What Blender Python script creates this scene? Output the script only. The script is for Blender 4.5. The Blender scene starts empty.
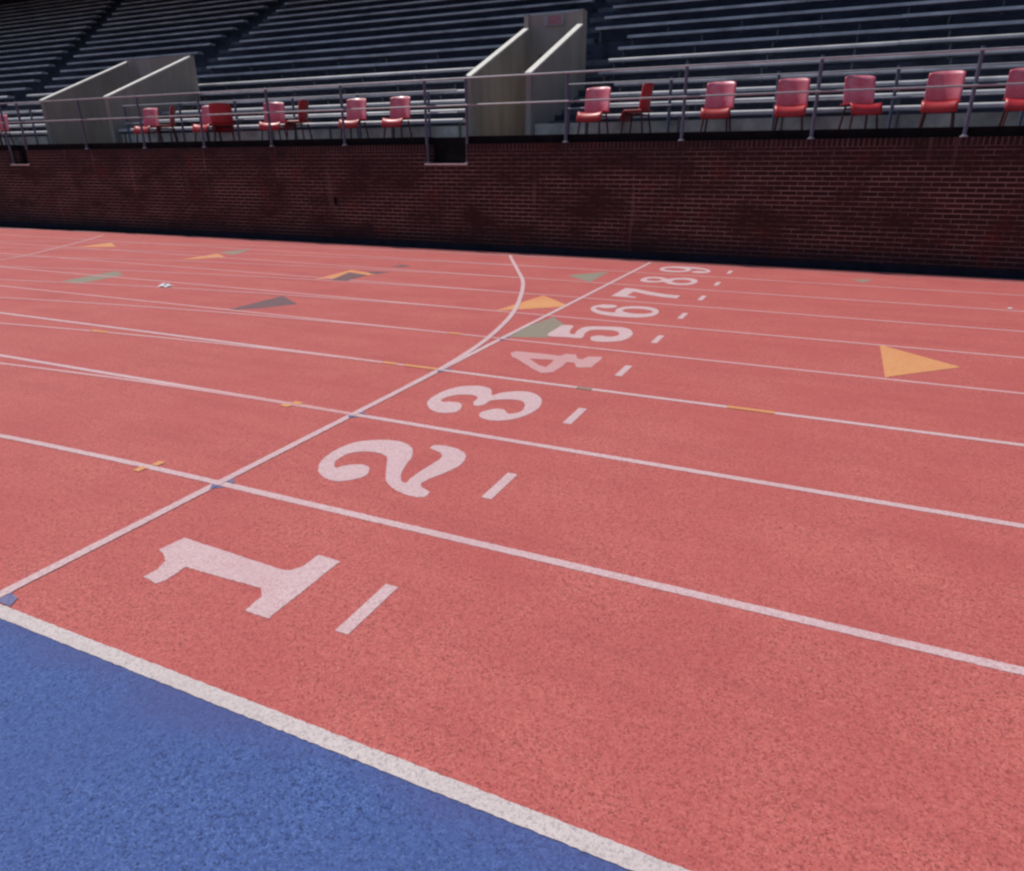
import bpy, math, random
from mathutils import Vector, Matrix
from mathutils.geometry import tessellate_polygon
R = random.Random(7)
S = bpy.context.scene
C = S.collection
ZQ = .22            # painted sheets lie about a millimetre above one another

# ------------------------------------------------------------------ helpers
def link(name, verts, faces, mat, parent=None, smooth=False, bevel=0):
    me = bpy.data.meshes.new(name)
    me.from_pydata([tuple(v) for v in verts], [], faces)
    me.validate(); me.update()
    for m in (mat if isinstance(mat, (list, tuple)) else [mat]):
        me.materials.append(m)
    if smooth:
        for p in me.polygons: p.use_smooth = True
    o = bpy.data.objects.new(name, me); C.objects.link(o)
    if parent: o.parent = parent
    if bevel:
        b = o.modifiers.new('bevel', 'BEVEL'); b.width = bevel; b.segments = 2; b.limit_method = 'ANGLE'
    return o

class MB:
    """collects boxes, tubes and prisms for ONE mesh"""
    def __init__(s): s.v = []; s.f = []
    def box(s, x0, x1, y0, y1, z0, z1):
        n = len(s.v)
        s.v += [(x0,y0,z0),(x1,y0,z0),(x1,y1,z0),(x0,y1,z0),(x0,y0,z1),(x1,y0,z1),(x1,y1,z1),(x0,y1,z1)]
        s.f += [tuple(n+i for i in q) for q in ((0,3,2,1),(4,5,6,7),(0,1,5,4),(1,2,6,5),(2,3,7,6),(3,0,4,7))]
        return s
    def tube(s, a, b, r, n=8, r2=None):
        a = Vector(a); b = Vector(b); d = (b-a).normalized()
        u = d.orthogonal().normalized(); w = d.cross(u); k = len(s.v)
        r2 = r if r2 is None else r2
        for p, rr in ((a, r), (b, r2)):
            for i in range(n):
                t = 2*math.pi*i/n; s.v.append(tuple(p + rr*(math.cos(t)*u + math.sin(t)*w)))
        for i in range(n):
            j = (i+1) % n; s.f.append((k+i, k+j, k+n+j, k+n+i))
        s.f.append(tuple(k+i for i in reversed(range(n)))); s.f.append(tuple(k+n+i for i in range(n)))
        return s
    def path(s, pts, r, n=8):
        for a, b in zip(pts, pts[1:]): s.tube(a, b, r, n)
        return s
    def prism_x(s, x0, x1, prof):            # profile in (y, z), extruded along x
        n = len(s.v); m = len(prof)
        s.v += [(x0, y, z) for y, z in prof] + [(x1, y, z) for y, z in prof]
        for i in range(m):
            j = (i+1) % m; s.f.append((n+i, n+j, n+m+j, n+m+i))
        s.f.append(tuple(n+i for i in reversed(range(m)))); s.f.append(tuple(n+m+i for i in range(m)))
        return s
    def build(s, name, mat, parent=None, **k):
        return link(name, s.v, s.f, mat, parent, **k)

def tag(o, label=None, cat=None, group=None, kind=None):
    if label: o['label'] = label
    if cat: o['category'] = cat
    if group: o['group'] = group
    if kind: o['kind'] = kind
    return o
def thing(name, label, cat, loc=(0,0,0), rz=0, group=None):
    o = bpy.data.objects.new(name, None); C.objects.link(o)
    o.location = loc; o.rotation_euler = (0, 0, rz); o.empty_display_size = .1
    return tag(o, label, cat, group)
def copy_tree(o, parent=None):
    c = o.copy(); C.objects.link(c); c.parent = parent
    for ch in list(o.children): copy_tree(ch, c)
    return c
def rough(lp, step=.014, amp=.0022):
    """a hand-rolled paint edge: the outline wanders by a couple of millimetres"""
    out = []
    for i, p in enumerate(lp):
        p = Vector(p); q = Vector(lp[(i+1) % len(lp)]); n = max(1, int((q-p).length/step))
        for j in range(n):
            c = p.lerp(q, j/n); out.append((c.x+R.uniform(-amp, amp), c.y+R.uniform(-amp, amp)))
    return out
def flat(name, loops, z, mat, parent=None):
    """a painted sheet: outline (and holes) on the ground at height z"""
    V = [[Vector((x, y, 0)) for x, y in lp] for lp in loops]
    z *= ZQ; loops = [rough(lp) for lp in loops]; V = [[Vector((x, y, 0)) for x, y in lp] for lp in loops]
    vs = [(x, y, z) for lp in loops for x, y in lp]
    tris = tessellate_polygon(V)
    out = []
    for t in tris:
        a, b, c = (Vector(vs[i]) for i in t)
        out.append(tuple(t) if (b-a).cross(c-a).z > 0 else tuple(reversed(t)))
    return link(name, vs, out, mat, parent)
def smooth_loop(pts, n=4):
    out = []; m = len(pts)
    for i in range(m):
        p0, p1, p2, p3 = (Vector(pts[(i+k-1) % m]) for k in range(4))
        for j in range(n):
            t = j/n
            q = .5*((2*p1) + (p2-p0)*t + (2*p0-5*p1+4*p2-p3)*t*t + (3*p1-p0-3*p2+p3)*t**3)
            out.append((q.x, q.y))
    return out
def ribbon(name, pts, w, z, mat, parent=None):
    z *= ZQ; vs = []; fs = []; fine = []
    for a, b in zip(pts, pts[1:]):
        a = Vector(a); b = Vector(b); L = (b-a).length; t = 0
        while t < L:                              # finer steps where the line passes close by
            c = a.lerp(b, t/L); fine.append((c.x, c.y)); d = (c-Vector((2.9,-1.3))).length
            t += .015 if d < 6 else (.06 if d < 12 else 1.0)
    pts = fine + [tuple(pts[-1])]
    for i, p in enumerate(pts):
        a = Vector(pts[max(i-1, 0)]); b = Vector(pts[min(i+1, len(pts)-1)])
        d = (b-a).normalized(); nrm = Vector((-d.y, d.x)); p = Vector(p)
        for s in (-.5, .5): q = p + nrm*(w*s+R.uniform(-.0018, .0018)); vs.append((q.x, q.y, z))
        if i: k = 2*i; fs.append((k-2, k, k+1, k-1))
    o = link(name, vs, fs, mat, parent)
    if o.data.polygons[0].normal.z < 0: o.data.flip_normals()
    return o

# ------------------------------------------------------------------ materials
def M(name):
    m = bpy.data.materials.new(name); m.use_nodes = True
    nt = m.node_tree; return m, nt, nt.nodes['Principled BSDF']
def N(nt, t, **k):
    n = nt.nodes.new(t)
    for a, b in k.items():
        if a in n.inputs.keys() if hasattr(n.inputs, 'keys') else False: n.inputs[a].default_value = b
        else: setattr(n, a, b)
    return n
def ramp(nt, src, stops, interp='LINEAR'):
    r = nt.nodes.new('ShaderNodeValToRGB'); r.color_ramp.interpolation = interp
    e = r.color_ramp.elements
    while len(e) < len(stops): e.new(.5)
    for k, (p, c) in zip(e, stops):
        k.position = p; k.color = (*c, 1) if len(c) == 3 else c
    nt.links.new(src, r.inputs[0]); return r
def mix(nt, fac, a, b, mode='MIX'):
    n = nt.nodes.new('ShaderNodeMix'); n.data_type = 'RGBA'; n.blend_type = mode
    for sock, v in ((n.inputs['Factor'], fac), (n.inputs['A'], a), (n.inputs['B'], b)):
        pass
    fi, ai, bi = n.inputs[0], n.inputs[6], n.inputs[7]
    for sock, v in ((fi, fac), (ai, a), (bi, b)):
        if isinstance(v, (int, float)): sock.default_value = v
        elif isinstance(v, tuple): sock.default_value = (*v, 1)
        else: nt.links.new(v, sock)
    return n.outputs[2]
def coords(nt, kind='Object'):
    g = nt.nodes.new('ShaderNodeNewGeometry'); return g.outputs['Position']
def noise(nt, vec, scale, detail=4, rough=.55):
    n = nt.nodes.new('ShaderNodeTexNoise'); n.inputs['Scale'].default_value = scale
    n.inputs['Detail'].default_value = detail; n.inputs['Roughness'].default_value = rough
    nt.links.new(vec, n.inputs['Vector']); return n.outputs['Fac']
def bump(nt, b, h, strength, dist):
    n = nt.nodes.new('ShaderNodeBump'); n.inputs['Strength'].default_value = strength
    n.inputs['Distance'].default_value = dist
    nt.links.new(h, n.inputs['Height']); nt.links.new(n.outputs[0], b.inputs['Normal'])

def granule_mat(name, base, dark, light, patch, rough=.85, worn=None, spec=.3, grain=1.0):
    """poured rubber granules: fine speckle, broad uneven patches, crumb bump"""
    m, nt, b = M(name); P = coords(nt)
    vor = nt.nodes.new('ShaderNodeTexVoronoi'); vor.inputs['Scale'].default_value = 190
    nt.links.new(P, vor.inputs['Vector'])
    sep = nt.nodes.new('ShaderNodeSeparateColor'); nt.links.new(vor.outputs['Color'], sep.inputs[0])
    sp = ramp(nt, sep.outputs[0], [(0, dark), (.10, dark), (.30, base), (.78, base), (.95, light), (1, light)])
    n2 = noise(nt, P, 55, 3, .7)
    c = mix(nt, ramp(nt, n2, [(.36, (0,0,0)), (.66, (.55*grain,)*3)]).outputs[0], sp.outputs[0], light)
    n2b = noise(nt, P, 34, 4, .75)
    c = mix(nt, ramp(nt, n2b, [(.50, (0,0,0)), (.74, (.42*grain,)*3)]).outputs[0], c, dark)
    v2 = nt.nodes.new('ShaderNodeTexVoronoi'); v2.inputs['Scale'].default_value = 130
    nt.links.new(P, v2.inputs['Vector'])
    s2 = nt.nodes.new('ShaderNodeSeparateColor'); nt.links.new(v2.outputs['Color'], s2.inputs[0])
    c = mix(nt, ramp(nt, s2.outputs[1], [(0, (.75*grain,)*3), (.05, (.55*grain,)*3), (.13, (0,0,0))]).outputs[0], c, dark)
    c = mix(nt, ramp(nt, s2.outputs[2], [(.93, (0,0,0)), (.98, (.45*grain,)*3)]).outputs[0], c, light)
    n3 = noise(nt, P, 1.3, 5, .6)
    c = mix(nt, ramp(nt, n3, [(.35, (0,0,0)), (.7, (.55,)*3)]).outputs[0], c, patch)
    if name == 'blue_rubber':                     # red dust trodden over the blue beside the line
        sy = nt.nodes.new('ShaderNodeSeparateXYZ'); nt.links.new(P, sy.inputs[0])
        ad = nt.nodes.new('ShaderNodeMath'); ad.operation = 'MULTIPLY_ADD'; ad.inputs[1].default_value = .35
        nt.links.new(n3, ad.inputs[0]); nt.links.new(sy.outputs[1], ad.inputs[2])
        c = mix(nt, ramp(nt, ad.outputs[0], [(0, (0,0,0)), (.02, (.0,)*3), (.18, (.55,)*3)]).outputs[0], c, (.085,.085,.23))
    if name == 'red_rubber':                      # scuffs drawn out along the running direction
        mp = nt.nodes.new('ShaderNodeMapping'); mp.inputs['Scale'].default_value = (.35, 2.6, 1)
        nt.links.new(P, mp.inputs[0]); n7 = noise(nt, mp.outputs[0], 1.6, 6, .62)
        c = mix(nt, ramp(nt, n7, [(.50, (0,0,0)), (.72, (.38,)*3)]).outputs[0], c, (.37,.078,.085))
        c = mix(nt, ramp(nt, n7, [(.28, (.30,)*3), (.46, (0,0,0))]).outputs[0], c, (.56,.15,.135))
        n8 = noise(nt, P, 13, 5, .7)
        c = mix(nt, ramp(nt, n8, [(.63, (0,0,0)), (.74, (.40,)*3)]).outputs[0], c, (.30,.075,.080))
    if worn:
        n4 = noise(nt, P, 120, 2, .6)
        n5 = noise(nt, P, 5, 4, .6)
        mm = nt.nodes.new('ShaderNodeMath'); mm.operation = 'MULTIPLY_ADD'
        nt.links.new(n5, mm.inputs[0]); mm.inputs[1].default_value = .35; nt.links.new(n4, mm.inputs[2])
        c = mix(nt, ramp(nt, mm.outputs[0], [(.76, (0,0,0)), (.92, (.85,)*3)]).outputs[0], c, worn)
    nt.links.new(c, b.inputs['Base Color'])
    b.inputs['Roughness'].default_value = rough; b.inputs['Specular IOR Level'].default_value = spec
    bump(nt, b, vor.outputs['Distance'], .25, .0015)
    return m
RED  = granule_mat('red_rubber', (.515,.114,.103), (.22,.048,.046), (.64,.20,.18), (.425,.082,.084))
BLUE = granule_mat('blue_rubber', (.046,.094,.300), (.016,.028,.105), (.11,.185,.44), (.060,.096,.275))
WHITE = granule_mat('white_paint', (.635,.44,.46), (.44,.27,.29), (.72,.56,.58), (.58,.39,.41), worn=(.53,.20,.20))
KERB = granule_mat('white_edge_paint', (.62,.535,.53), (.36,.31,.33), (.70,.63,.62), (.54,.46,.46), worn=(.46,.38,.40))
PALE = granule_mat('thin_white_paint', (.61,.34,.35), (.47,.22,.22), (.67,.42,.43), (.56,.28,.29), worn=(.52,.15,.15))
FAINT = granule_mat('worn_white_paint', (.64,.34,.35), (.46,.20,.20), (.70,.42,.43), (.60,.30,.31), worn=(.52,.15,.15))
ORANGE = granule_mat('orange_paint', (.70,.33,.13), (.5,.2,.09), (.78,.41,.19), (.62,.22,.11), worn=(.54,.15,.10))
GREEN = granule_mat('green_paint', (.255,.255,.19), (.18,.13,.11), (.33,.32,.25), (.30,.22,.18), worn=(.45,.14,.13))
GREY = granule_mat('dark_paint', (.155,.10,.115), (.09,.05,.06), (.21,.15,.16), (.22,.10,.11), worn=(.36,.11,.11))
NAVY = granule_mat('blue_paint', (.19,.17,.31), (.07,.08,.18), (.22,.24,.42), (.18,.16,.30))

def plain(name, col, rough=.6, metal=0, var=.25, scale=6, spec=.5, streak=False, bmp=0):
    m, nt, b = M(name); P = coords(nt)
    if streak:
        mp = nt.nodes.new('ShaderNodeMapping'); mp.inputs['Scale'].default_value = (1, 1, .22)
        nt.links.new(P, mp.inputs[0]); src = mp.outputs[0]
    else: src = P
    n = noise(nt, src, scale, 6, .62)
    d = tuple(c*(1-var) for c in col); l = tuple(min(1, c*(1+var)) for c in col)
    c = ramp(nt, n, [(.3, d), (.5, col), (.72, l)]).outputs[0]
    nt.links.new(c, b.inputs['Base Color'])
    b.inputs['Roughness'].default_value = rough; b.inputs['Metallic'].default_value = metal
    b.inputs['Specular IOR Level'].default_value = spec
    if bmp: bump(nt, b, n, bmp, .01)
    return m
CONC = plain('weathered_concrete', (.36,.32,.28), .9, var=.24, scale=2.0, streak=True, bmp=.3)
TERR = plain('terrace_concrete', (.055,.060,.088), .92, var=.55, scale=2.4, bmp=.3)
RISER = plain('lit_riser_concrete', (.60,.55,.49), .9, var=.5, scale=1.7)  # light on the lowest risers is put into this pale tone
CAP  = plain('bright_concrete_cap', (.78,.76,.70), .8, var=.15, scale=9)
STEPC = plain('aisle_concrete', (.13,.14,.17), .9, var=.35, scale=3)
ALU  = plain('aluminium_plank', (.63,.62,.635), .5, metal=0, var=.42, scale=1.1)
BRK  = plain('bracket_steel', (.16,.16,.15), .7, var=.3)
POST = plain('blue_grey_paint', (.095,.105,.165), .5, var=.25, scale=14)
RAIL = plain('galvanised_rail', (.36,.37,.41), .5, metal=0, var=.2, scale=8)
BLACK = plain('black_coping', (.010,.009,.011), .9, var=.5, scale=4, spec=.1)
PLINTH = plain('navy_plinth', (.014,.018,.035), .9, var=.4, scale=5, spec=.2)  # dark navy strip along the foot of the wall
LEG  = plain('dark_red_leg', (.085,.016,.018), .5, var=.2)
DARK = plain('dark_ground', (.022,.024,.036), .95, var=.35, scale=1.2, spec=.1)
EDGE = plain('pale_edging', (.42,.36,.38), .9, var=.2, scale=8)
ROOF = plain('deck_steel', (.05,.055,.07), .8, var=.3, scale=1)
PAPER = plain('white_paper', (.85,.86,.88), .8, var=.08)
SIGNR = plain('faded_red_sign', (.42,.19,.22), .6, var=.2, scale=20)
SIGNW = plain('sign_white', (.38,.35,.38), .6, var=.1)

def plastic(name, col, paler, rough):
    m, nt, b = M(name)
    tc = nt.nodes.new('ShaderNodeTexCoord')
    n = noise(nt, tc.outputs['Object'], 5, 4, .6)
    c = mix(nt, ramp(nt, n, [(.35, (0,0,0)), (.65, (1,1,1))]).outputs[0], col, paler)
    oi = nt.nodes.new('ShaderNodeObjectInfo')
    c = mix(nt, ramp(nt, oi.outputs['Random'], [(0, (0,0,0)), (1, (.45,)*3)]).outputs[0], c, tuple(q*.62 for q in col))
    n9 = noise(nt, tc.outputs['Object'], 28, 5, .7)
    c = mix(nt, ramp(nt, n9, [(.52, (0,0,0)), (.70, (.4,)*3)]).outputs[0], c, (.20,.06,.06))
    nt.links.new(c, b.inputs['Base Color']); b.inputs['Roughness'].default_value = rough+.08
    b.inputs['Specular IOR Level'].default_value = .5
    b.inputs['Coat Weight'].default_value = .2; b.inputs['Coat Roughness'].default_value = .25
    return m
REDP  = plastic('red_plastic', (.50,.012,.020), (.58,.035,.045), .38)
PINKP = plastic('sheen_red_plastic', (.74,.12,.18), (.86,.34,.42), .36)  # sky gloss on the backrest fronts is put into this pink

def brick_mat():
    m, nt, b = M('dark_red_brick'); P = coords(nt)
    mp = nt.nodes.new('ShaderNodeMapping'); mp.inputs['Rotation'].default_value = (math.pi/2, 0, 0)
    # brick texture reads x,y: send world x,z there
    sx = nt.nodes.new('ShaderNodeSeparateXYZ'); nt.links.new(P, sx.inputs[0])
    cx = nt.nodes.new('ShaderNodeCombineXYZ')
    add = nt.nodes.new('ShaderNodeMath'); add.operation = 'ADD'
    nt.links.new(sx.outputs[0], add.inputs[0]); nt.links.new(sx.outputs[1], add.inputs[1])
    nt.links.new(add.outputs[0], cx.inputs[0]); nt.links.new(sx.outputs[2], cx.inputs[1])
    def bricks(w, h, vec):
        t = nt.nodes.new('ShaderNodeTexBrick'); t.inputs['Scale'].default_value = 1
        t.inputs['Brick Width'].default_value = w; t.inputs['Row Height'].default_value = h
        t.inputs['Mortar Size'].default_value = .0085; t.inputs['Mortar Smooth'].default_value = .25
        t.inputs['Bias'].default_value = -.1
        t.inputs['Color1'].default_value = (.028,.013,.012, 1); t.inputs['Color2'].default_value = (.078,.026,.021, 1)
        t.inputs['Mortar'].default_value = (.33,.225,.215, 1)
        nt.links.new(vec, t.inputs['Vector']); return t
    a = bricks(.235, .0745, cx.outputs[0]); s = bricks(.0745, .23, cx.outputs[0])
    # a soldier course of upright bricks under the coping
    gt = nt.nodes.new('ShaderNodeMath'); gt.operation = 'GREATER_THAN'; gt.inputs[1].default_value = 1.84
    nt.links.new(sx.outputs[2], gt.inputs[0])
    hrow = bricks(40.0, .0745, cx.outputs[0])
    ac = mix(nt, .42, a.outputs['Color'], hrow.outputs['Color'])
    c = mix(nt, gt.outputs[0], ac, s.outputs['Color'])
    # mortar grimy in patches
    mp1 = nt.nodes.new('ShaderNodeMapping'); mp1.inputs['Scale'].default_value = (.8, .8, 1.7); nt.links.new(P, mp1.inputs[0])
    n1 = noise(nt, mp1.outputs[0], 1.5, 6, .7)
    c = mix(nt, ramp(nt, n1, [(.36, (1,1,1)), (.60, (.05,)*3)]).outputs[0], c, (.044,.021,.021))
    # darker towards the top and the bottom
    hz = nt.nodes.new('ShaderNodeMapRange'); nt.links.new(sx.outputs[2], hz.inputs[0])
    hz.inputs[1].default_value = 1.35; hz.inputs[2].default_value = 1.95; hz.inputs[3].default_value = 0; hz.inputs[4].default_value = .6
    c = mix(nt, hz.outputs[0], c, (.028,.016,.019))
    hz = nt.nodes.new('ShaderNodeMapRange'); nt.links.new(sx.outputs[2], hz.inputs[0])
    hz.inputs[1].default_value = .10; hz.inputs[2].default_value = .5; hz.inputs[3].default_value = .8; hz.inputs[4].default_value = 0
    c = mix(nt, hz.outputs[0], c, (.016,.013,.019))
    # lime runs and rusty red patches
    mp2 = nt.nodes.new('ShaderNodeMapping'); mp2.inputs['Scale'].default_value = (1, 1, .12); nt.links.new(P, mp2.inputs[0])
    n2 = noise(nt, mp2.outputs[0], 4.5, 3, .5)
    c = mix(nt, ramp(nt, n2, [(.64, (0,0,0)), (.80, (.42,)*3)]).outputs[0], c, (.32,.20,.20))
    n3 = noise(nt, P, 2.3, 3, .5)
    c = mix(nt, ramp(nt, n3, [(.60, (0,0,0)), (.74, (.45,)*3)]).outputs[0], c, (.125,.021,.019))
    nt.links.new(c, b.inputs['Base Color']); b.inputs['Roughness'].default_value = .9
    b.inputs['Specular IOR Level'].default_value = .25
    inv = nt.nodes.new('ShaderNodeMath'); inv.operation = 'SUBTRACT'; inv.inputs[0].default_value = 1
    nt.links.new(a.outputs['Fac'], inv.inputs[1]); bump(nt, b, inv.outputs[0], .5, .006)
    return m
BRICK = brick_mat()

# ------------------------------------------------------------------ ground sheets
def yin(x): return 0 if x >= 0 else -(36.5 - math.sqrt(max(0, 36.5**2 - x*x)))
def yout(x): return 11.27 if x > -10 else 11.27 - (x+10)**2/130
tag(link('ground', [(-600,-600,-.03),(600,-600,-.03),(600,600,-.03),(-600,600,-.03)], [(0,1,2,3)], DARK), 'dark bare ground around the running track', None, kind='structure')
tag(link('infield_surface', [(-34,-34,-.0012),(60,-34,-.0012),(60,.5,-.0012),(-34,.5,-.0012)], [(0,1,2,3)], BLUE), 'blue rubber infield surface inside the first lane', None, kind='structure')
xs = [-34 + .5*i for i in range(69)] + [5, 12, 30, 60]
vs = []; fs = []
for i, x in enumerate(xs):
    vs += [(x, yin(x), 0), (x, yout(x), 0)]
    if i: k = 2*i; fs.append((k-2, k, k+1, k-1))
tag(link('running_track', vs, fs, RED), 'red rubber running track with nine lanes', None, kind='structure')
tag(ribbon('track_edging', [(x, yout(x)+.02) for x in xs], .04, .002, EDGE), 'pale edging strip along the outer edge of the red track', None, kind='structure')

# ------------------------------------------------------------------ painted lines
W = .05
NAMES = ['one','two','three','four','five','six','seven','eight','nine']
LG = 'white lane lines painted along the track'
tag(ribbon('lane_line', [(yx, -.010 + yin(yx)) for yx in [-20 + i for i in range(21)]] + [(60, -.010)], .058, .007, KERB),
    'widest white line, painted where the blue infield meets lane one', 'track line')
for k in range(1, 10):
    y = 1.22*k
    x0 = 0 if k == 1 else -33
    mat = WHITE if k < 4 else FAINT
    if k < 9: lab = 'straight white line between lane %s and lane %s' % (NAMES[k-1], NAMES[k])
    else: lab = 'straight faint white line on the outer side of lane nine, nearest the brick wall'
    tag(ribbon('lane_line', [(x0, y), (60, y)], W, .008, mat), lab, 'track line', LG)
    Rk = 36.5 + y
    pts = []
    for j in range(41):
        a = j/40*.80; pts.append((-Rk*math.sin(a), Rk*math.cos(a) - 36.5))
    pts = [p for p in pts if p[1] > -12]
    if k == 9: lab2 = 'outermost curving white line bending away left of the finish line'
    else: lab2 = 'curving white line bending left of the finish line between lane %s and lane %s' % (NAMES[k-1], NAMES[k])
    tag(ribbon('lane_line', pts, W*.9, .012, WHITE if k == 1 else FAINT), lab2, 'track line', 'curved lane lines left of the finish line')
tag(ribbon('finish_line', [(0, .022), (0, 11.0)], .052, .016, WHITE), 'straight white line painted across all nine lanes above the numerals', 'track line')
arc = [(0,3.2),(-.008,3.66),(-.05,4.2),(-.13,4.82),(-.36,5.88),(-.70,6.92),(-1.20,8.17),(-1.82,9.35),(-2.55,10.7),(-2.66,10.95)]
def dens(pts, n=6):
    out = []
    for i in range(len(pts)-1):
        p0 = Vector(pts[max(i-1,0)]); p1 = Vector(pts[i]); p2 = Vector(pts[i+1]); p3 = Vector(pts[min(i+2,len(pts)-1)])
        for j in range(n):
            t = j/n; q = .5*((2*p1)+(p2-p0)*t+(2*p0-5*p1+4*p2-p3)*t*t+(3*p1-p0-3*p2+p3)*t**3); out.append((q.x,q.y))
    return out + [tuple(pts[-1])]
tag(ribbon('start_curve', dens(arc), .055, .020, WHITE), 'curved white line splitting off the finish line toward the brick wall', 'track line')
tag(ribbon('start_curve', dens([(-10.9,6.6),(-11.1,7.2),(-11.7,8.15),(-12.45,9.3),(-13.4,10.6)]), .07, .020, FAINT), 'short faint curved line far off at the left edge near the wall', 'track line')

# ------------------------------------------------------------------ numerals
D = {}
D[1] = [[(0.314,0.704),(0.293,0.574),(0.347,0.562),(0.404,0.517),(0.427,0.46),(0.42,0.392),(0.516,0.379),(0.531,0.41),(0.525,0.522),(0.941,0.532),(0.985,0.489),(0.992,0.387),(1.114,0.384),(1.111,0.834),(0.986,0.841),(0.987,0.733),(0.96,0.69),(0.93,0.678)]]
D[2] = [smooth_loop([(0.385,1.585),(0.333,1.665),(0.298,1.785),(0.299,1.929),(0.344,2.039),(0.453,2.118),(0.574,2.141),(0.669,2.108),(0.73,2.048),(0.782,1.945),(0.81,1.838),(0.851,1.73),(0.899,1.656),(0.938,1.64),(0.932,1.706),(0.933,1.829),(0.945,1.977),(0.937,2.042),(0.891,2.091),(0.807,2.125),(0.815,2.182),(0.927,2.193),(1.036,2.141),(1.082,2.065),(1.096,1.966),(1.065,1.826),(1.031,1.738),(1.022,1.664),(1.057,1.623),(1.116,1.594),(1.12,1.537),(1.083,1.514),(0.998,1.519),(0.896,1.562),(0.83,1.613),(0.74,1.743),(0.651,1.887),(0.584,1.926),(0.469,1.917),(0.4,1.844),(0.396,1.746),(0.425,1.676),(0.465,1.65),(0.488,1.695),(0.54,1.736),(0.603,1.746),(0.653,1.704),(0.68,1.63),(0.649,1.556),(0.578,1.501),(0.492,1.51),(0.43,1.543)])]
D[3] = [smooth_loop([(0.352,2.849),(0.32,2.937),(0.309,3.056),(0.327,3.194),(0.382,3.314),(0.492,3.382),(0.594,3.369),(0.648,3.317),(0.703,3.213),(0.742,3.303),(0.843,3.385),(0.952,3.396),(1.053,3.314),(1.104,3.216),(1.132,3.095),(1.12,2.948),(1.084,2.84),(1.004,2.745),(0.913,2.72),(0.837,2.746),(0.799,2.821),(0.817,2.892),(0.864,2.951),(0.925,2.95),(0.98,2.89),(1.033,2.93),(1.046,3.009),(1.008,3.123),(0.954,3.184),(0.867,3.18),(0.779,3.13),(0.742,3.09),(0.742,2.994),(0.69,2.949),(0.645,3.02),(0.638,3.095),(0.599,3.149),(0.536,3.157),(0.454,3.114),(0.408,3.029),(0.406,2.96),(0.44,2.93),(0.48,2.95),(0.562,2.958),(0.619,2.884),(0.634,2.785),(0.58,2.73),(0.501,2.716),(0.423,2.764)])]
D[4] = [[(0.313,4.397),(0.335,4.485),(0.581,4.500),(0.767,4.492),(0.788,4.579),(0.882,4.594),(0.945,4.463),(0.987,4.461),(1.013,4.574),(1.13,4.61),(1.144,4.505),(1.143,4.24),(1.03,4.19),(0.963,4.327),(0.895,4.316),(0.905,4.154),(0.896,3.972),(0.815,3.914),(0.686,4.015),(0.495,4.200),(0.38,4.295)],
        [(0.55,4.290),(0.764,4.340),(0.785,4.206),(0.785,4.096),(0.709,4.132)]]
D[5] = [smooth_loop([(0.365,5.187),(0.340,5.55),(0.345,5.696),(0.457,5.709),(0.50,5.50),(0.551,5.35),(0.60,5.36),(0.575,5.50),(0.583,5.678),(0.65,5.76),(0.748,5.80),(0.968,5.847),(1.095,5.728),(1.154,5.502),(1.116,5.278),(0.984,5.165),(0.846,5.159),(0.793,5.311),(0.86,5.40),(0.95,5.38),(1.015,5.45),(1.01,5.564),(0.935,5.66),(0.783,5.65),(0.690,5.575),(0.69,5.40),(0.72,5.218),(0.552,5.190)], 3)]
def el(cu, cv, ru, rv, n=20): return [(cu+ru*math.cos(2*math.pi*i/n), cv+rv*math.sin(2*math.pi*i/n)) for i in range(n)]
six = [smooth_loop([(.66,.64),(.62,.76),(.44,.82),(.22,.76),(.05,.60),(0,.38),(.04,.16),(.18,.03),(.36,0),(.56,.04),(.69,.15),(.71,.28),(.66,.41),(.54,.49),(.38,.51),(.24,.47),(.21,.52),(.25,.66),(.36,.75),(.44,.74),(.42,.64),(.50,.56),(.61,.56)]), el(.40,.25,.15,.18)]
eight = [smooth_loop([(.35,.82),(.55,.78),(.63,.65),(.58,.53),(.52,.45),(.64,.36),(.71,.22),(.62,.06),(.35,0),(.08,.06),(0,.22),(.06,.36),(.19,.45),(.12,.53),(.07,.65),(.15,.78)]), el(.35,.63,.13,.11), el(.35,.22,.18,.14)]
seven = [[(0,.82),(0,.50),(.07,.50),(.13,.64),(.46,.64),(.30,.42),(.20,.18),(.18,0),(.40,0),(.42,.20),(.54,.44),(.70,.70),(.70,.82)]]
nine = [[(.71-u, .82-v) for u, v in lp] for lp in six]
for k, sh in ((6, six), (7, seven), (8, eight), (9, nine)):
    yb = 1.22*(k-1) + .26
    D[k] = [[(1.135-v, yb+u*.98) for u, v in lp] for lp in sh]
for k in range(1, 10):
    tag(flat('lane_number', D[k], .008, PALE if k == 4 else WHITE), 'white painted numeral %d lying in lane %s of the red track' % (k, NAMES[k-1]), 'numeral', 'lane numerals painted in a row')
    yc = 1.22*(k-1) + .60
    tag(link('tick_mark', [(1.395,yc-.17,.0018),(1.455,yc-.17,.0018),(1.455,yc+.17,.0018),(1.395,yc+.17,.0018)], [(0,1,2,3)], WHITE),
        'short white dash at the foot of the numeral %d' % k, 'tick mark', 'white dashes below the numerals')

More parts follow.
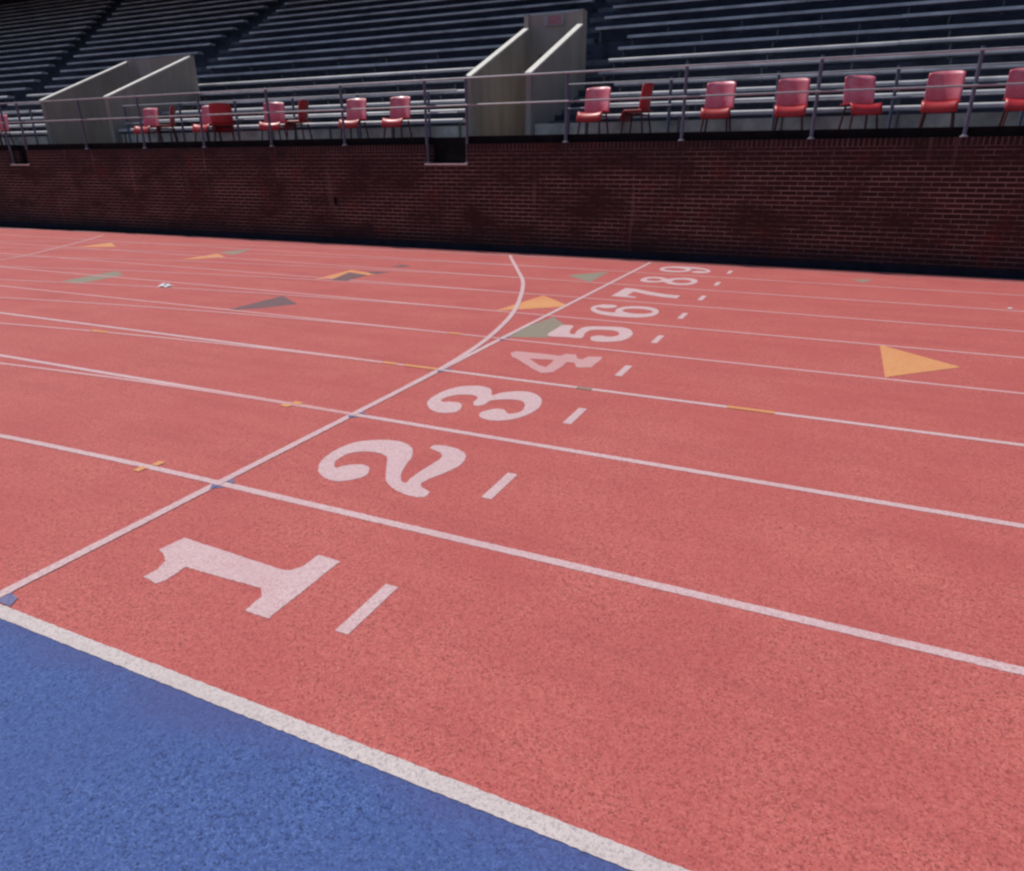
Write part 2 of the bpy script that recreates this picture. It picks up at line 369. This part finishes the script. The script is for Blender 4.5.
# ------------------------------------------------------------------ coloured marks
def mark(name, pts, mat, lab, cat, z=.004, group=None):
    tag(flat(name, [pts], z, mat), lab, cat, group)
mark('triangle_mark', [(3.42,6.11),(4.02,5.52),(3.42,4.93)], ORANGE, 'large solid orange triangle on the right of the track pointing right', 'triangle mark', .010)
mark('triangle_mark', [(-.66,6.12),(-.52,7.28),(.05,6.72)], ORANGE, 'orange triangle crossed by the white finish line beside the numeral 6', 'triangle mark')
mark('triangle_mark', [(-.06,4.93),(.10,6.05),(.45,5.60),(.40,5.10)], GREEN, 'grey green triangle under the finish line touching the numeral 5', 'triangle mark')
mark('triangle_mark', [(-.82,9.03),(-.35,9.68),(-.30,8.56)], GREEN, 'grey green triangle in front of the wall, left of the numeral 8', 'triangle mark')
mark('triangle_mark', [(3.18,10.34),(3.47,10.45),(3.34,10.08)], GREEN, 'tiny faded green patch near the wall on the right', 'triangle mark')
mark('triangle_mark', [(-4.18,7.15),(-4.28,8.20),(-3.62,7.95),(-3.92,7.45)], ORANGE, 'orange edged patch with a dark centre in the middle distance', 'triangle mark')
mark('triangle_mark', [(-3.90,7.18),(-4.14,7.95),(-3.70,7.82),(-3.66,7.22)], GREY, 'dark centre lying on the orange edged patch', 'triangle mark', .014)
mark('triangle_mark', [(-3.95,8.16),(-3.55,8.24),(-3.60,7.98),(-3.72,7.96)], GREY, 'small dark streak just right of the orange edged patch', 'triangle mark')
mark('triangle_mark', [(-3.86,8.74),(-3.86,9.04),(-3.62,8.98),(-3.66,8.80)], GREY, 'small faint dark smudge near the wall left of the curved line', 'triangle mark')
mark('triangle_mark', [(-3.62,4.80),(-3.66,5.87),(-3.10,5.50),(-3.33,5.12)], GREY, 'dark grey purple triangle on the left of the track', 'triangle mark')
mark('triangle_mark', [(-7.55,5.50),(-7.72,6.56),(-7.22,6.30),(-7.10,5.51)], GREEN, 'grey green slanting stripe near the left edge of the picture', 'triangle mark')
mark('triangle_mark', [(-7.9,8.0),(-8.0,8.96),(-7.46,8.62)], ORANGE, 'orange triangle far left touching a pale grey one', 'triangle mark')
mark('triangle_mark', [(-8.13,9.10),(-7.95,9.85),(-7.55,8.92)], GREEN, 'pale grey triangle far left beside the orange one near the wall', 'triangle mark')
mark('triangle_mark', [(-11.6,8.60),(-11.7,9.5),(-10.9,9.0)], ORANGE, 'farthest orange triangle at the far left near the wall', 'triangle mark')
def dash(x0, x1, y, mat, lab, w=.055, group=None):
    tag(link('dash_mark', [(x0,y-w/2,.0041),(x1,y-w/2,.0041),(x1,y+w/2,.0041),(x0,y+w/2,.0041)], [(0,1,2,3)], mat), lab, 'dash mark', group)
dash(2.36, 2.68, 3.66, ORANGE, 'long orange dash on the third white line, right of the numerals')
dash(-.36, -.04, 3.66, ORANGE, 'orange dash on the third line just left of the finish line')
dash(-.58, -.44, 3.66, ORANGE, 'short orange dash on the third line, left of the longer one')
dash(-4.1, -3.86, 3.47, ORANGE, 'orange dash on the third line near the left edge')
dash(-.60, -.46, 4.88, ORANGE, 'orange dash on the fourth line inside the curved line')
dash(-.60, -.52, 2.395, ORANGE, 'orange chip below the second line left of the numeral 2', .05)
dash(-.56, -.48, 2.470, ORANGE, 'orange chip above the second line left of the numeral 2', .05)
dash(-.58, -.53, 1.172, ORANGE, 'orange chip below the first line left of the finish line', .06)
dash(-.55, -.50, 1.27, ORANGE, 'orange chip above the first line left of the finish line', .06)
dash(1.22, 1.34, 3.655, GREEN, 'faint dark dash on the third line above the numeral 3')
for k, n in ((1,'first'),(2,'second'),(3,'third'),(4,'fourth')):
    y = 1.22*k
    mark('corner_mark', [(.022,y-.065),(.075,y-.030),(.022,y-.028)], NAVY, 'small blue wedge below the %s line at the finish line' % n, 'corner mark', .010)
    mark('corner_mark', [(-.02,y-.028),(.022,y-.085),(.03,y-.028)], NAVY, 'blue chip on the finish line just under the %s line' % n, 'corner mark', .022)
    mark('corner_mark', [(.026,y+.028),(.085,y+.028),(.026,y+.075)], NAVY, 'small blue wedge above the %s line at the finish line' % n, 'corner mark', .022)
mark('corner_mark', [(.028,.024),(.125,.024),(.09,.075),(.028,.085)], NAVY, 'blue wedge in the corner where finish line meets the white edge line', 'corner mark', .016)

def scrap(loc, s, lab):
    rr = random.Random(int(abs(loc[0])*100)); vs = []; fs = []; n = 7
    for i in range(n):
        for j in range(n):
            vs.append((loc[0]+(i/(n-1)-.5)*s+rr.uniform(-.1,.1)*s/n, loc[1]+(j/(n-1)-.5)*s*.8+rr.uniform(-.1,.1)*s/n, .006+rr.random()*s*.35*math.exp(-((i-3)**2+(j-3)**2)/8)))
    for i in range(n-1):
        for j in range(n-1): k = i*n+j; fs.append((k, k+n, k+n+1, k+1))
    tag(link('paper_scrap', vs, fs, PAPER), lab, 'litter')
scrap((-5.70, 5.78), .17, 'crumpled white scrap of paper lying on the left of the track')
scrap((4.89, 8.65), .05, 'tiny pale speck of litter on the track near the right edge')

# ------------------------------------------------------------------ brick wall
YF = 11.44           # face of the wall
X0, X1 = -60, 40
Z1 = 1.96
wall = thing('brick_wall', 'long dark red brick wall with black coping between track and seats', 'wall', (0, YF, 0))
notch = [(-17.6,-16.9), (-4.70,-3.81)]
def rel(mb): mb.v = [(x, y-YF, z) for x, y, z in mb.v]; return mb
mb = MB(); xc = X0
for a, b in notch:
    mb.box(xc, a, YF, YF+.35, 0, Z1); mb.box(a, b, YF, YF+.35, 0, 1.585); xc = b
mb.box(xc, X1, YF, YF+.35, 0, Z1)
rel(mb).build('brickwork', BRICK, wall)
mb = MB(); xc = X0
for a, b in notch: mb.box(xc, a, YF+.09, YF+.352, Z1+.001, 2.10); xc = b
mb.box(xc, X1, YF+.09, YF+.352, Z1+.001, 2.10)
rel(mb).build('coping', BLACK, wall, bevel=.008)
rel(MB().box(X0, X1, YF-.012, YF-.001, 0, .11)).build('plinth', PLINTH, wall)
for a, b in notch:
    rel(MB().box(a-.04, b+.02, YF-.02, YF+.30, 1.586, 1.612)).build('sill', CAP, wall)
    rel(MB().box(a+.003, b-.003, YF+.31, YF+.348, 1.613, 2.09)).build('dark_panel', BLACK, wall)
rel(MB().tube((-7.0, YF-.006, .90), (-7.0, YF+.01, .90), .05, 12).box(-7.04,-6.96,YF-.004,YF-.002,.80,.86)).build('drain_hole', BLACK, wall)

# ------------------------------------------------------------------ grandstand
ZS = [2.5,2.74,3.0,3.27,3.6,3.93,4.27,4.63,4.98,5.35]
NR = 24
while len(ZS) < NR: ZS.append(ZS[-1]+.37)
YS = [13+.75*i for i in range(NR)]
YB = 16.3
stand = thing('grandstand', 'huge shaded grandstand of stepped concrete rising behind the brick wall', 'grandstand', (0, 12, 0))
def rel(mb): mb.v = [(x, y-12, z) for x, y, z in mb.v]; return mb
mb = MB()
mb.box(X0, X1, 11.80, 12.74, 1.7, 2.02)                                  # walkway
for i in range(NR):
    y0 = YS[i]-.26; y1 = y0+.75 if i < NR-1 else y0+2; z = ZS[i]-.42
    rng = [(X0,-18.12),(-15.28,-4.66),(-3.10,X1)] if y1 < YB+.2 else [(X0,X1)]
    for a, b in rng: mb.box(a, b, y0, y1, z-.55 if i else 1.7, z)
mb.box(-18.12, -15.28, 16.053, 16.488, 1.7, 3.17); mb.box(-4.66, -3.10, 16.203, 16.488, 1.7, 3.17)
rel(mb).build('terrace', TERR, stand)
for i in range(NR):                                                      # half steps in the aisles
    y0 = YS[i]-.26; z = ZS[i]-.42; h = (ZS[i]-ZS[i-1])/2 if i else .2
    def step(a, b): rel(MB().box(a, b, y0-.34, y0-.001, z-h-.2, z-h)).build('step', STEPC, stand)
    if y0 < YB: step(-3.06, -2.3)
    if y0 > YB+.4:
        step(-4.55, -3.9) if i >= 8 else step(-3.9, -2.8)
        step(-18.7-.16*(YS[i]-20.5), -17.6-.25*(YS[i]-19))
for a, b in [(X0,-18.12),(-15.28,-4.66),(-3.10,X1)]:
    rel(MB().box(a+.01, b-.01, 12.725, 12.737, 2.021, 2.079)).build('lit_front_riser', RISER, stand)
    rel(MB().box(a+.01, b-.01, 13.10, 13.14, 2.081, 2.36)).build('lit_front_riser', RISER, stand)
rel(MB().prism_x(X0, X1, [(18.0,11.2),(31.6,14.2),(31.6,14.6),(18.0,11.9)])).build('upper_deck', ROOF, stand)
rel(MB().box(X0, X1, 31.2, 31.6, 8, 14.1)).build('rear_wall', ROOF, stand)
rel(MB().box(X0-.3, X0-.01, 16.6, 31.6, 0, 14.1)).build('shade_end_wall', ROOF, stand)  # unseen wall added to keep the rows under the deck dark
for cx in range(-52, 40, 8):
    rel(MB().box(cx-.2, cx+.2, 30.75, 31.15, 9.5, 14.0)).build('column', ROOF, stand)

ORD = ['lowest','second','third','fourth','fifth','sixth','seventh','eighth','ninth','tenth','eleventh','twelfth','thirteenth','fourteenth','fifteenth','sixteenth','seventeenth','eighteenth','nineteenth','twentieth','twenty-first','twenty-second','twenty-third','topmost']
prof = []
def plank_profile(y, z):
    d, t, r = .27, .072, .042
    p = [(y+d, z-t), (y+d, z)]
    for k in range(5):
        a = math.pi/2 + k/4*math.pi/2; p.append((y+r+r*math.cos(a), z-r+r*math.sin(a)))
    p.append((y, z-t))
    return p
blocks = [('right of the nearer concrete entrance', lambda i: -2.1 if i < 4 else (-2.72 if i < 8 else -3.82), lambda i: 22, 9),
          ('between the two concrete entrances', lambda i: -15.24 if YS[i] < YB+.3 else -17.3-.25*(YS[i]-19), lambda i: -4.70, 8),
          ('just left of the farther concrete entrance', lambda i: -24.4-(.72*(YS[i]-17.5) if YS[i] > 17.5 else 0), lambda i: -18.2 if YS[i] < YB+.3 else -19.1-.16*(YS[i]-20.5), 4),
          ('at the far left end of the stand', lambda i: -55, lambda i: -25.5-(.72*(YS[i]-17.5) if YS[i] > 17.5 else 0), 0)]
for place, fa, fb, nb in blocks:
    for i in range(NR):
        a, b, y, z = fa(i), fb(i), YS[i], ZS[i]
        t = thing('bench', '%s long aluminium bench row, %s' % (ORD[i], place), 'bench', (a, y, z-.42), 0, 'aluminium bench rows ' + place)
        n = max(1, round((b-a)/5.5)); e = (b-a)/n
        mb = MB()
        for q in range(n):                       # planks butt with small gaps, a hair uneven
            dz = R.uniform(-.006, .006); dy = R.uniform(-.006, .006)
            mb.prism_x(q*e+.004, (q+1)*e-.004, [(yy+dy, zz+dz) for yy, zz in plank_profile(0, .42)])
        mb.build('plank', ALU, t)
        if i < nb:
            m2 = max(2, round((b-a)/1.83))
            for q in range(m2+1):
                xx = .12 + (b-a-.24)*q/m2
                MB().box(xx-.018, xx+.018, .07, .11, .001, .355).box(xx-.02, xx+.02, .01, .25, .356-.03, .356).build('bracket', BRK, t)

# ------------------------------------------------------------------ concrete entrances
def portal(name_lab, xl, xr, th, yb, zt):
    t = thing('stand_entrance', name_lab, 'entrance', ((xl+xr)/2, 12.9, 2.02), 0)
    ox, oz = (xl+xr)/2, 2.02
    for x in (xl, xr):
        prof = [(0,0),(yb-12.9,0),(yb-12.9,zt-oz),(3.0,zt-oz),(3.0,4.52-oz),(0,3.24-oz)]
        o = MB().prism_x(x-th-ox, x-ox, prof).build('side_wall', CONC, t)
        c = MB().prism_x(x-th-.015-ox, x+.015-ox, [(-.02,3.242-oz),(3.0,4.522-oz),(3.0,4.56-oz),(-.02,3.28-oz)]).build('cap', CAP, o)
    m = MB()
    m.box(xl-ox, xr-th-ox, yb-12.9-.2, yb-12.9-.003, 4.0-oz, zt-oz-.01)          # lintel wall over the dark doorway
    w = (xr-th-xl)
    m.box(xl-ox, xl-ox+w*.18, yb-12.9-.2, yb-12.9-.003, 0, 4.0-oz)
    m.box(xr-th-ox-w*.18, xr-th-ox, yb-12.9-.2, yb-12.9-.003, 0, 4.0-oz)
    m.build('back_wall', CONC, t)
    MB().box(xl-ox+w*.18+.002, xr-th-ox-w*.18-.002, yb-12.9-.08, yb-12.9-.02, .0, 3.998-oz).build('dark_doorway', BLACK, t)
    MB().box(xl-ox+.002, xr-th-ox-.002, .0, yb-12.9-.21, -.2, -.002).build('floor', TERR, t)
    return t
portal('tall concrete stand entrance with bright sloping tops in front of middle seats', -4.44, -3.10, .11, 16.2, 4.84)
portal('wide concrete stand entrance with sloping tops toward the left of picture', -17.9, -15.28, .13, 16.05, 4.60)
sg = thing('wall_sign', 'small faded red sign on the back wall of the nearer concrete entrance', 'sign', (-3.83, 15.98, 4.58))
MB().box(-.24,.24,-.02,0,0,.22).build('sign_panel', SIGNW, sg)
MB().box(-.15,.19,-.024,-.021,.02,.20).build('red_face', SIGNR, sg)

# ------------------------------------------------------------------ railings
def railing(lab, xs, y, zb, zt, zm, ext=(0,0), deep=(), rr=.0155, foot=True):
    t = thing('railing', lab, 'railing', (xs[0], y, zb)); ox = xs[0]
    for x in xs:
        z0 = 1.613 if x in deep else zb
        o = MB().tube((x-ox, 0, z0-zb+.012), (x-ox, 0, zt-zb+.05), .028, 10).build('post', POST, t, smooth=False)
        if foot:
            MB().tube((x-ox, 0, z0-zb+.001), (x-ox, 0, z0-zb+.012), .058, 12).tube((x-ox+.0,0,z0-zb+.0125),(x-ox,0,z0-zb+.03),.036,12).build('base_plate', RAIL, o)
    for z in (zt, zm):
        MB().tube((-ext[0], -.03, z-zb), (xs[-1]-ox+ext[1], -.03, z-zb), rr, 10).build('rail', RAIL, t)
    return t
fx = [-29.2,-27.1,-25.1,-23.0,-21.0,-19.2,-17.6,-16.9,-14.55,-12.50,-10.58,-8.60,-6.66,-4.70,-3.81,-1.81,.26,2.29,4.36,6.42,8.48,10.5]
railing('long pipe railing standing along the top of the brick wall', fx, YF+.045, Z1, 3.08, 2.63, (6, 8), deep=(-17.6,-16.9,-4.70,-3.81))
g2 = 'shorter pipe railings behind the red chairs'
railing('pipe railing behind the chairs right of the nearer concrete entrance', [-2.25,-.28,1.57,3.40,5.22,7.1,8.9], 12.80, 2.02, 3.02, 2.60, (0, 0), rr=.0145, foot=False)['group'] = g2
railing('pipe railing behind the chairs between the two concrete entrances', [-14.6,-12.62,-10.78,-9.02,-7.2,-5.4], 12.80, 2.02, 3.02, 2.60, (0, .7), rr=.0145, foot=False)['group'] = g2
railing('pipe railing behind the walkway at the far left', [-27.4,-25.6,-23.8,-22,-20.2,-18.4], 12.80, 2.02, 3.02, 2.60, (0, 0), rr=.0145, foot=False)['group'] = g2

# ------------------------------------------------------------------ chairs
def shell(f, nu, nv, th, name, mat, parent):
    """a curved sheet with thickness: f(u,v) -> point, u in -1..1, v in 0..1"""
    P = [[Vector(f(-1+2*i/nu, j/nv)) for j in range(nv+1)] for i in range(nu+1)]
    vs = []; fs = []
    def nrm(i, j):
        a = P[min(i+1,nu)][j]-P[max(i-1,0)][j]; b = P[i][min(j+1,nv)]-P[i][max(j-1,0)]
        return a.cross(b).normalized()
    for s in (0, 1):
        for i in range(nu+1):
            for j in range(nv+1): vs.append(tuple(P[i][j] - nrm(i,j)*th*s))
    K = (nu+1)*(nv+1); id = lambda i, j, s: s*K + i*(nv+1)+j
    for i in range(nu):
        for j in range(nv):
            fs.append((id(i,j,0), id(i+1,j,0), id(i+1,j+1,0), id(i,j+1,0)))
            fs.append((id(i,j,1), id(i,j+1,1), id(i+1,j+1,1), id(i+1,j,1)))
    for i in range(nu):
        fs.append((id(i,0,0), id(i,0,1), id(i+1,0,1), id(i+1,0,0))); fs.append((id(i,nv,0), id(i+1,nv,0), id(i+1,nv,1), id(i,nv,1)))
    for j in range(nv):
        fs.append((id(0,j,0), id(0,j+1,0), id(0,j+1,1), id(0,j,1))); fs.append((id(nu,j,0), id(nu,j,1), id(nu,j+1,1), id(nu,j+1,0)))
    return link(name, vs, fs, mat, parent, smooth=True)
def make_chair():
    t = thing('stadium_chair', 'chair', 'chair', (0,0,2.02), 0, 'red plastic chairs along the walkway')
    def back(u, v):
        w = .26*(1-.07*v**3) * (1-.06*(1-v)); x = u*w
        return (x, .185 + .095*v - .085*u*u + .03*(1-v)**2 - .012, .455 + .44*v - .025*v*abs(u)**4)
    # front faces -y
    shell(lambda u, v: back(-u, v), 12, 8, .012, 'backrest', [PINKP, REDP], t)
    t.children[0].data.flip_normals() if False else None
    def seat(u, v):
        w = .255*(1-.05*(1-v)); dip = .02*(1-u*u)*math.sin(v*math.pi)
        z = .455 - dip + .018*abs(u)**3 - (.165*((.18-v)/.18)**1.4 if v < .18 else 0)
        return (u*w, -.25 + .45*v, z)
    shell(seat, 10, 10, .012, 'seat', [REDP], t)
    for sx in (-1, 1):
        for sy in (-1, 1):
            MB().tube((sx*.18, -.16 if sy < 0 else .15, .43), (sx*.225, -.22 if sy < 0 else .21, 0), .018, 8).build('leg', LEG, t)
    MB().tube((-.17,-.16,.40),(.17,-.16,.40),.011,8).tube((-.17,.14,.40),(.17,.14,.40),.011,8).tube((-.17,-.16,.40),(-.17,.14,.40),.011,8).tube((.17,-.16,.40),(.17,.14,.40),.011,8).build('under_frame', LEG, t)
    return t
proto = make_chair()
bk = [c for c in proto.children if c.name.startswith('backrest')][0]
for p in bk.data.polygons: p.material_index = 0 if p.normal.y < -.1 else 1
CH = [ # x, y, turn (degrees, 0 faces the track), label
 (-19.05,12.2,  8,'leftmost red chair, cut off by the left edge of the picture'),
 (-13.20,12.25,4,'pink backed chair, first one right of the far concrete entrance'),
 (-12.50,12.2,-46,'red chair seen side on, second one right of the far concrete entrance'),
 (-11.22,12.25,2,'pink faced chair standing against a chair that turns its back'),
 (-10.66,12.2,-135,'red chair turned to show its plain dark red back'),
 (-9.14,12.2, 20,'red chair facing the track with a side on chair just to its right'),
 (-8.42,12.2,-74,'side on red chair right of the track facing one, left of the post'),
 (-6.92,12.2,4,'red chair with mauve back, first of the two left of the wall opening'),
 (-5.82,12.2, 2,'red chair nearest to the left side of the wall opening'),
 (-1.52,12.15,-6,'pink backed chair nearest to the right side of the nearer entrance'),
 (-0.72,12.2,-96,'side on dark red chair right of the nearer entrance, showing a thin back'),
 (0.70,12.15,  0,'red chair square to the track in the middle of the right side walkway'),
 (1.88,12.15, 3,'red chair just left of the second front railing post from the right edge'),
 (2.93,12.2, 24,'red chair twisted to the right between two railing posts'),
 (4.03,12.1, -8,'large red chair just left of the rightmost front railing post'),
 (5.10,12.15,-3,'rightmost red chair, cut off by the right edge of the picture'),
]
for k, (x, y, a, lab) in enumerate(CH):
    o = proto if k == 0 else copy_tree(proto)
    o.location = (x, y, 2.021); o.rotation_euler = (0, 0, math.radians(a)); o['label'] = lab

# ------------------------------------------------------------------ camera
cd = bpy.data.cameras.new('camera'); cam = bpy.data.objects.new('camera', cd); C.objects.link(cam)
fw = Vector((-0.38438568, 0.84711507, -0.36693828)); rt = Vector((0.91104789, 0.41229269, -0.00254649)); up = Vector((-0.1491288, 0.33527718, 0.9302418))
m = Matrix((rt, up, -fw)).transposed().to_4x4(); m.translation = Vector((2.89507318, -1.25940601, 1.63908202))
cam.matrix_world = m
cd.sensor_fit = 'HORIZONTAL'; cd.sensor_width = 36; cd.lens = 693.7667/1024*36
cd.clip_start = .05; cd.clip_end = 2000
S.camera = cam

# ------------------------------------------------------------------ light
sd = Vector((-.483, .129, .866)).normalized()
sl = bpy.data.lights.new('sun', 'SUN'); sl.energy = 3.5; sl.angle = math.radians(.5); sl.color = (1, .955, .90)
so = bpy.data.objects.new('sun', sl); C.objects.link(so); so.location = (-10, 0, 40)
so.rotation_euler = sd.to_track_quat('Z', 'Y').to_euler()
w = bpy.data.worlds.new('World'); S.world = w; w.use_nodes = True
nt = w.node_tree; bg = nt.nodes['Background']
sky = nt.nodes.new('ShaderNodeTexSky'); sky.sky_type = 'NISHITA'; sky.sun_disc = False
sky.sun_elevation = math.asin(sd.z); sky.sun_rotation = math.atan2(sd.x, sd.y)
sky.air_density = 1.0; sky.dust_density = 1.0
nt.links.new(sky.outputs[0], bg.inputs[0]); bg.inputs[1].default_value = .07
S.view_settings.view_transform = 'Standard'; S.view_settings.look = 'None'; S.view_settings.exposure = 0
S.cycles.filter_width = 2.5
S.cycles.max_bounces = 8
